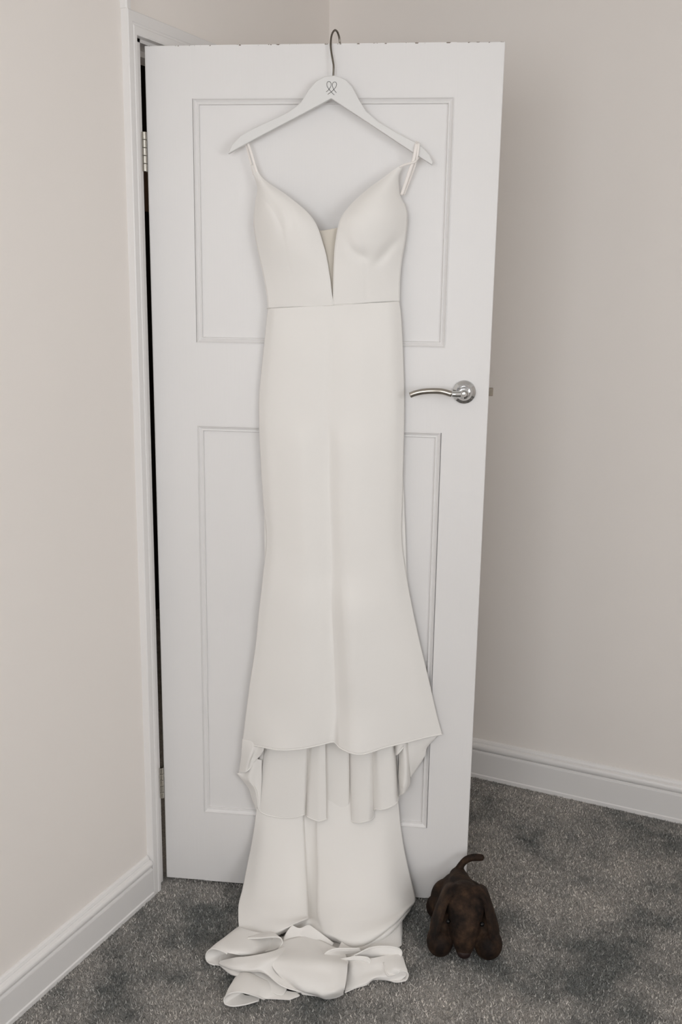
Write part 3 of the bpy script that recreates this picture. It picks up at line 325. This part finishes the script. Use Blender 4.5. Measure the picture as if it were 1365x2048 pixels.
# architrave (trim_1): legs and a mitred head around the doorway; trim_2: lining
ap = [(0.0, .000), (.0165, .000), (.018, .0015), (.018, .0145), (.0165, .016), (.0165, .018), (.0185, .0195), (.0185, .028), (.017, .0305), (0, .0305)]
arch = bpy.data.objects.new('trim_1', None); COL.objects.link(arch); struct(arch)
yi, zi = -.0315, 2.001; yj = .80
def apt(d, t): return d, t
prof_extrude('architrave_leg', ap, lambda d, t: (d, yi-.0305+t, -.001), lambda d, t: (d, yi-.0305+t, zi+.0455-1.492*t), MT, arch)
prof_extrude('architrave_leg', ap, lambda d, t: (d, yj+.0455-t*1.49, -.001), lambda d, t: (d, yj+.0455-t*1.49, zi+.0455-t*1.49), MT, arch)
prof_extrude('architrave_head', ap, lambda d, t: (d, yi-.0305+t, zi+.0455-t*1.492), lambda d, t: (d, yj+.0455-t*1.49, zi+.0455-t*1.492), MT, arch)
# plaster ridge beside the hinge jamb, running up to the ceiling
prof_extrude('plaster_ridge', [(0, -.064), (.012, -.0635), (.0165, -.0615), (.0165, -.050), (.012, -.049), (0, -.049)], lambda d, y: (d, y, zi+.0455), lambda d, y: (d, y, ZC), MT, arch)
lin = struct(boxes('trim_2', [(-.13, .001, -.0325, -.0005, 0, 2.02), (-.13, .001, .768, .80, 0, 2.02), (-.13, .001, -.0325, .80, 1.994, 2.02), (-.06, -.045, -.0005, .012, 0, 1.994), (-.06, -.045, .756, .768, 0, 1.994), (-.06, -.045, .012, .756, 1.982, 1.994)], MT))

# hallway beyond the hinge gap
hl = bpy.data.lights.new('hall_fill_light', 'POINT'); hl.energy = 5; hl.shadow_soft_size = .12; hl.color = (1, .9, .78)  # added fill lamp, out of view, lightens the hallway behind the gap
hlo = bpy.data.objects.new('hall_fill_light', hl); COL.objects.link(hlo); hlo.location = (-.7, -.6, 2.25)
struct(boxes('wall_hall', [(-1.45, -1.35, YF-.1, 2.6, 0, ZC), (-1.35, 0, 2.5, 2.6, 0, ZC), (-.12, 0, YB+.1, 2.5, 0, ZC), (-1.35, -.12, YF-.1, YF, 0, ZC)], MH))
hw = struct(boxes('hall_dark_board', [(-1.35, -1.31, 1.45, 2.25, 0.0, 1.80)], MHD))  # plain dark board on the hall wall, in line with the gap
boxes('hall_brown_frame', [(-1.35, -1.29, 1.38, 1.45, 0, 2.10), (-1.35, -1.29, 2.25, 2.32, 0, 2.10), (-1.35, -1.30, 1.45, 2.25, 1.80, 2.10)], MHW, hw)
boxes('hall_dark_top', [(-1.35, -1.31, 1.38, 2.32, 2.10, ZC-.02)], MHD, hw)  # dark board above the brown frame

# ------------------------------------------------------------------ the open door
DWID, DH, DT, GAP = .762, 1.981, .035, .008
door = bpy.data.objects.new('door_1', None); COL.objects.link(door); place(door); door['base'] = (0, 0, 0); struct(door)
PU = (.1045, .6620, 1.3665, 1.8825); PL = (.1030, .6595, .2005, 1.1775)
z0, z1 = GAP, GAP+DH
bx = lambda s0, s1, za, zb, name: boxes(name, [(s0, s1, 0, DT, za, zb)], MD, door, .0022)
bx(0, PL[0]+.0007, z0, z1, 'stile'); bx(PL[1]+.001, DWID, z0, z1, 'stile')
def rail(za, zb, name): return boxes(name, [(PL[0]-.002, PL[1]+.004, .0001, DT-.0001, za, zb)], MD, door)
rail(PU[3], z1-.0003, 'top_rail'); rail(PL[3], PU[2], 'lock_rail'); rail(z0+.0003, PL[2], 'bottom_rail')
for (a, b, c, d) in (PU, PL):
    boxes('panel', [(a-.003, b+.003, .0085, .026, c-.003, d+.003)], MD, door)
    # planted moulding, mitred round the panel: profile (inward, depth)
    pr = [(0, -.0008), (.0012, -.0012), (.0022, .0004), (.0034, .0016), (.0065, .0036), (.0078, .0044), (.0086, .0032), (.0106, .0030), (.0118, .0044), (.0122, .0088)]
    V, Fc = [], []; n = len(pr)
    for (x, z, dx, dz) in ((a, c, 1, 1), (b, c, -1, 1), (b, d, -1, -1), (a, d, 1, -1)):
        for (t, dep) in pr: V.append((x+dx*t, dep, z+dz*t))
    for k in range(4):
        for i in range(n-1):
            Fc.append((k*n+i, ((k+1) % 4)*n+i, ((k+1) % 4)*n+i+1, k*n+i+1))
    mesh('moulding', V, Fc, MD, door)
# lever handle
def lathe(name, prof, e, c, material, parent, seg=48):
    V, Fc = [], []; n = len(prof)
    for k in range(seg):
        w = 2*math.pi*k/seg
        for (r, oo) in prof: V.append(L(e, (c[0]+r*math.cos(w), c[1]+r*math.sin(w), oo)))
    for k in range(seg):
        for i in range(n-1): Fc.append((k*n+i, k*n+i+1, ((k+1) % seg)*n+i+1, ((k+1) % seg)*n+i))
    o = mesh(name, V, Fc, material, parent, True); 
    o.data.update(); bm = bmesh.new(); bm.from_mesh(o.data); bmesh.ops.remove_doubles(bm, verts=bm.verts, dist=1e-6); bmesh.ops.recalc_face_normals(bm, faces=bm.faces); bm.to_mesh(o.data); bm.free()
    for p in o.data.polygons: p.use_smooth = True
    md = o.modifiers.new('e', 'EDGE_SPLIT'); md.split_angle = math.radians(28)
    return o
HC = (707.7, 1270.4)
hd = lathe('door_handle', [(0, 14), (17.5, 14), (18.2, 13), (18.2, 10), (25.0, 6.5), (26.0, 4.5), (26.0, -0.5)], door, HC, MCH, door)
lathe('handle_boss', [(0, 62), (5, 61.6), (9.0, 58), (10.5, 52), (10.5, 40), (9.5, 30), (11, 20), (13.5, 14), (13.5, 10)], door, HC, MCH, hd)
tube('lever_collar', [(HC[0]+3, HC[1], 51), (HC[0]-8, HC[1]-.2, 52), (HC[0]-18, HC[1]-.4, 53), (HC[0]-27, HC[1]-.2, 53.5)], lambda t: 8.2-1.4*t, MCH, door, n=16, seg=20, parent=hd)
lv = [(HC[0]-27, HC[1]-.2, 53.5)]+[p for p in D['lever'][2:]]
tube('lever', lv, lambda t: 6.7-.5*t, MSN, door, n=40, seg=20, flat_=.8, parent=hd)
boxes('latch_bolt', [(DWID-.002, DWID+.0095, .0115, .0245, 1.2615, 1.279)], MBR, door, .001)
for (za, zb) in ((1.7325, 1.8150), (.2340, .3165)):
    h = None
    step = (zb-za)/5
    for k in range(5):
        a, b = (za+k*step+.0004)*1000, (za+(k+1)*step-.0004)*1000
        P = [(-4.6, a, 4.2), (-4.6, a+.6, 4.2), (-4.6, b-.6, 4.2), (-4.6, b, 4.2)]
        def rad(t, k=k): return 5.6
        V, Fc = [], []; seg = 18
        pr = [(0, a), (5.0, a), (5.6, a+.7), (5.6, b-.7), (5.0, b), (0, b)]
        for q in range(seg):
            w_ = 2*math.pi*q/seg
            for (r, z) in pr: V.append(L(door, (-4.6+r*math.cos(w_), z, 4.2+r*math.sin(w_))))
        for q in range(seg):
            for i in range(5): Fc.append((q*6+i, ((q+1) % seg)*6+i, ((q+1) % seg)*6+i+1, q*6+i+1))
        if h is None:
            h = boxes('hinge', [(-.0035, -.0005, .0, .032, za, zb)], MHI, door)
        kn = mesh('hinge_knuckle', V, Fc, MHI, h, True); kn.modifiers.new('e', 'EDGE_SPLIT')

# ------------------------------------------------------------------ hanger
han = thing(empty('coat_hanger', .408, 1.83, .024), 'white wooden coat hanger with dark metal hook over the door top', 'hanger')
bm = bmesh.new(); vs0 = [bm.verts.new(L(han, (s, z, 25.0))) for s, z in D['hanger']]
f = bm.faces.new(vs0); bmesh.ops.recalc_face_normals(bm, faces=bm.faces)
r = bmesh.ops.extrude_face_region(bm, geom=[f]); bmesh.ops.translate(bm, verts=[g for g in r['geom'] if isinstance(g, bmesh.types.BMVert)], vec=(0, .0125, 0))
bmesh.ops.recalc_face_normals(bm, faces=bm.faces)
me = bpy.data.meshes.new('hanger_body'); bm.to_mesh(me); bm.free()
hb = link('hanger_body', me, MHG, han, True)
b = hb.modifiers.new('bevel', 'BEVEL'); b.width = .0016; b.segments = 3; b.limit_method = 'ANGLE'; b.angle_limit = math.radians(40); hb.modifiers.new('wn', 'WEIGHTED_NORMAL')
tube('hook', D['hook'], 2.1, MHK, han, n=90, seg=12)['label'] = 'dark metal hook'
for k in ('ribbonA', 'ribbonB'): tube('engraved_ribbon', [(s, z, 25.05) for s, z, o in D[k]], .48, MINK, han, n=70, seg=6, parent=hb)

# ------------------------------------------------------------------ wedding dress
dr = thing(empty('wedding_dress', .41, 0.0, .2), 'long ivory wedding dress hanging from the hanger with its train on carpet', 'dress')
GL = grid(D['cupL'], 50, 110); GR = grid(D['cupR'], 50, 110)
def crease(G, P, depth, width):
    P = curve([p[:2] for p in P], 40); w_ = np.sin(np.linspace(0, math.pi, 40))**.8
    D2 = (G[..., 0, None]-P[:, 0])**2+(G[..., 1, None]-P[:, 1])**2
    G[..., 2] -= depth*(np.exp(-D2/width**2)*w_).max(-1)
crease(GR, D['creaseR'], 8, 11); crease(GR, D['creaseR2'], 5.5, 11); crease(GL, D['creaseL'], 4, 11); crease(GL, D['creaseL2'], 4, 11)
crease(GL, D['seamL'], 1.0, 3); crease(GR, D['seamR'], 1.2, 3)
cl = sheet('bodice_cup', GL, MF, dr); crr = sheet('bodice_cup', GR, MF, dr)
GS = grid(D['skirt'], 150, 220)
sk = sheet('front_skirt', GS, MF, dr)
def edge(G, which): return {'bottom': G[-1], 'right': G[:, -1], 'left': G[:, 0], 'top': G[0]}[which]
def hem(G, which, parent, r=1.5, name='hem'):
    P = edge(G, which); return tube(name, P, r, MF, dr, seg=8, parent=parent, raw=True)
hem(GS, 'bottom', sk, 2.1)
hem(GL, 'right', cl, 1.1, 'neckline_binding'); hem(GR, 'right', crr, 1.1, 'neckline_binding'); hem(GL, 'left', cl, 1.0, 'armhole_binding'); hem(GR, 'left', crr, 1.0, 'armhole_binding')
def on_surface(P, Gs, n, lift):
    C = curve(P, n); A = np.concatenate([g.reshape(-1, 3) for g in Gs]); out = []
    for c in C:
        i = np.argmin((A[:, 0]-c[0])**2+(A[:, 1]-c[1])**2); out.append((c[0], c[1], A[i, 2]+lift))
    out = np.array(out); k = np.ones(5)/5; oo = np.convolve(np.pad(out[:, 2], 2, 'edge'), k, 'valid'); out[:, 2] = oo
    return out
ins = sheet('mesh_insert', grid(D['meshins'], 16, 40), MM, dr, thick=.5); ins['label'] = 'sheer beige mesh insert in the plunging neckline'
for nm, r_, fl in (('strapL1', 2.6, .45), ('strapL2', 2.2, .45), ('strapR1', 3.4, .35), ('strapR2', 2.4, .45), ('strapR3', 2.0, .6)):
    tube('shoulder_strap', D[nm], r_, MFS, dr, n=50, seg=10, flat_=fl)
ws = tube('waist_seam', on_surface(D['seamW'], [GS[:6]], 60, .2), .7, MSH, dr, seg=6, raw=True)
GI = grid(D['lining'], 260, 80)
inn = sheet('inner_skirt', GI, MF, dr); hem(GI, 'bottom', inn, 2.0)
for nm in ('flapL1', 'flapL2', 'flapR1', 'flapR2', 'flapR3'):
    G = grid(D[nm], 36, 40); fo = sheet('side_flap', G, MF, dr); hem(G, 'bottom', fo, 1.2)
GT = grid(D['train'], 150, 220)
tr = sheet('train', GT, MF, dr)
for nm in ('underlay', 'trainroll', 'coneL', 'coneLin', 'coneLloop', 'layerA', 'layerB', 'coneB', 'coneBin', 'apron', 'rightback', 'loopR', 'fold2', 'rightfloor', 'curlR', 'crumple'):
    G = grid(D[nm], 70, 50); G[..., 1] = np.maximum(G[..., 1], 6.0)
    fo = sheet('train_fold', G, MF, dr)
    if nm in ('coneLin', 'coneLloop', 'coneBin', 'loopR', 'curlR', 'fold2'): hem(G, 'top', fo, 1.8)
    if nm in ('layerA', 'layerB', 'apron', 'rightfloor'): hem(G, 'bottom', fo, 1.8)

# ------------------------------------------------------------------ plush dachshund
dg = thing(empty('plush_dog', .755, 0.0, .12), 'dark brown plush dachshund with drooping ears on carpet by the door corner', 'soft toy')
DV, DF = [], []
_w = np.linspace(0, 2*math.pi, 21)[:-1]; _h = np.linspace(-math.pi/2, math.pi/2, 13)[1:-1]
SPH = np.array([[0, 0, -1]]+[[math.cos(h)*math.cos(w), math.cos(h)*math.sin(w), math.sin(h)] for h in _h for w in _w]+[[0, 0, 1]])
SPF = [(0, 1+(k+1) % 20, 1+k) for k in range(20)]+[(1+r*20+k, 1+r*20+(k+1) % 20, 1+(r+1)*20+(k+1) % 20, 1+(r+1)*20+k) for r in range(10) for k in range(20)]+[(221, 201+k, 201+(k+1) % 20) for k in range(20)]
def ell(c, r):
    k = len(DV)*len(SPH)
    DV.append(SPH*np.array([r[0], r[2], r[1]])/1000+np.array(L(dg, c))); DF.extend(tuple(k+i for i in f) for f in SPF)
def chain(P, Rs, n=14):
    C = curve(P, n); tt = np.linspace(0, 1, n); k = np.linspace(0, 1, len(Rs))
    R2 = np.interp(tt, k, [r[0] for r in Rs]); R3 = np.interp(tt, k, [r[1] for r in Rs])
    for c, a, b_ in zip(C, R2, R3): ell(c, (a, b_, (a+b_)/2))
# trunk: rump at the door, chest in front; narrow ridge along the back
chain([(741, 50, 60), (746, 52, 100), (752, 56, 150)], [(52, 46), (60, 50), (52, 52)])
chain([(741, 78, 58), (747, 84, 100), (753, 88, 145)], [(42, 40), (47, 42), (44, 44)])
chain([(741, 112, 56), (747, 112, 95), (753, 112, 140)], [(22, 21), (30, 28), (36, 35)])
# hind and fore legs, paws
for c, r in (((690, 27, 58), (24, 27, 30)), ((800, 27, 60), (24, 27, 30)), ((702, 34, 198), (31, 34, 38)), ((812, 34, 194), (33, 34, 38)), ((706, 55, 172), (28, 44, 34)), ((805, 55, 170), (29, 44, 34)), ((696, 46, 72), (22, 34, 26)), ((792, 46, 72), (22, 34, 26))):
    ell(c, r)
for s_ in (714, 772): ell((s_, 56, 64), (38, 48, 36))
# neck, broad flat head and long muzzle sloping down to the floor
chain([(752, 108, 135), (755, 118, 150), (757, 122, 162)], [(40, 38), (40, 36), (38, 34)], 8)
for s_ in (737, 779): chain([(s_, 134, 160), (s_, 120, 180), (s_+(758-s_)*.15, 100, 194)], [(22, 22), (24, 24), (20, 22)], 8)
chain([(757, 126, 168), (757, 110, 188), (757, 90, 200), (757, 66, 210), (757, 44, 217), (757, 28, 222)], [(32, 30), (38, 30), (38, 28), (32, 24), (24, 19), (16.5, 15)], 26)
# tail pointing to the right
chain([(742, 126, 50), (747, 136, 46), (759, 149, 42), (776, 155, 40), (794, 156, 39)], [(10, 11), (8.5, 9), (8.5, 9), (9, 9.2), (8.8, 9)], 26)
bo = mesh('body', np.concatenate(DV), DF, MP, dg, True)
md = bo.modifiers.new('remesh', 'REMESH'); md.mode = 'VOXEL'; md.voxel_size = .0028; md.use_smooth_shade = True
sm = bo.modifiers.new('smooth', 'SMOOTH'); sm.iterations = 8; sm.factor = .6
def ear(rows, ):
    G = grid(rows, 24, 30); V = LA(dg, G.reshape(-1, 3)); nv, nu = G.shape[:2]
    o = mesh('ear', V, [(i*nu+j, i*nu+j+1, (i+1)*nu+j+1, (i+1)*nu+j) for i in range(nv-1) for j in range(nu-1)], MP, dg, True)
    s_ = o.modifiers.new('thick', 'SOLIDIFY'); s_.thickness = .008; s_.offset = 0
    b_ = o.modifiers.new('bev', 'BEVEL'); b_.width = .0035; b_.segments = 3; b_.limit_method = 'ANGLE'
    return o
ear([[(738, 134, 142), (736, 138, 162), (735, 132, 180)], [(728, 142, 136), (725, 147, 160), (726, 141, 186)], [(714, 134, 130), (711, 137, 164), (714, 128, 196)], [(706, 116, 128), (700, 114, 168), (706, 104, 207)], [(698, 92, 130), (689, 84, 174), (698, 74, 218)], [(690, 68, 138), (682, 56, 182), (693, 48, 226)], [(689, 52, 158), (684, 39, 190), (695, 36, 222)], [(691, 43, 178), (688, 33, 196), (694, 32, 212)]])
ear([[(776, 134, 142), (778, 138, 162), (779, 132, 180)], [(787, 142, 136), (790, 147, 160), (789, 141, 186)], [(801, 134, 130), (805, 137, 162), (801, 128, 194)], [(808, 118, 128), (814, 114, 166), (808, 104, 205)], [(816, 96, 130), (824, 86, 172), (815, 74, 214)], [(824, 72, 138), (833, 58, 178), (821, 48, 222)], [(825, 54, 158), (832, 41, 186), (820, 36, 218)], [(823, 45, 178), (828, 35, 192), (820, 32, 208)]])
for s_ in (719, 795):
    bm = bmesh.new(); bmesh.ops.create_uvsphere(bm, u_segments=16, v_segments=12, radius=.0052, matrix=Matrix.Translation(Vector(L(dg, (s_, 96, 214)))))
    me = bpy.data.meshes.new('eye'); bm.to_mesh(me); bm.free(); link('eye', me, MEY, dg, True)
bm = bmesh.new(); bmesh.ops.create_uvsphere(bm, u_segments=20, v_segments=14, radius=1, matrix=Matrix.Translation(Vector(L(dg, (757, 29, 229)))) @ Matrix.Diagonal((.0155, .010, .013, 1)))
me = bpy.data.meshes.new('nose'); bm.to_mesh(me); bm.free(); link('nose', me, MPN, dg, True)

# ------------------------------------------------------------------ carpet pile (uncountable): short leaning tufts over the floor in view
rg = np.random.default_rng(3)
n = 330000
xy = np.stack([rg.uniform(.021, 2.1, n), rg.uniform(-1.05, .896, n)], 1)
keep = ~((xy[:, 0] > 1.3) & (xy[:, 1] < -.45)); xy = xy[keep]; n = len(xy)
a = rg.uniform(0, 2*math.pi, n); wd = rg.uniform(.0009, .0018, n); ht = rg.uniform(.003, .006, n); la = rg.uniform(0, 2*math.pi, n); ll = rg.uniform(.001, .006, n)
P = np.empty((n, 3, 3), np.float32)
P[:, 0, 0] = xy[:, 0]-np.cos(a)*wd; P[:, 0, 1] = xy[:, 1]-np.sin(a)*wd; P[:, 0, 2] = -.001
P[:, 1, 0] = xy[:, 0]+np.cos(a)*wd; P[:, 1, 1] = xy[:, 1]+np.sin(a)*wd; P[:, 1, 2] = -.001
P[:, 2, 0] = xy[:, 0]+np.cos(la)*ll; P[:, 2, 1] = xy[:, 1]+np.sin(la)*ll; P[:, 2, 2] = ht
me = bpy.data.meshes.new('carpet_pile'); me.vertices.add(3*n); me.vertices.foreach_set('co', P.ravel())
me.loops.add(3*n); me.loops.foreach_set('vertex_index', np.arange(3*n, dtype=np.int32)); me.polygons.add(n); me.polygons.foreach_set('loop_start', np.arange(0, 3*n, 3, dtype=np.int32)); me.update(calc_edges=True)
cp = link('carpet_pile', me, MCB, FLOOR); cp['kind'] = 'stuff'
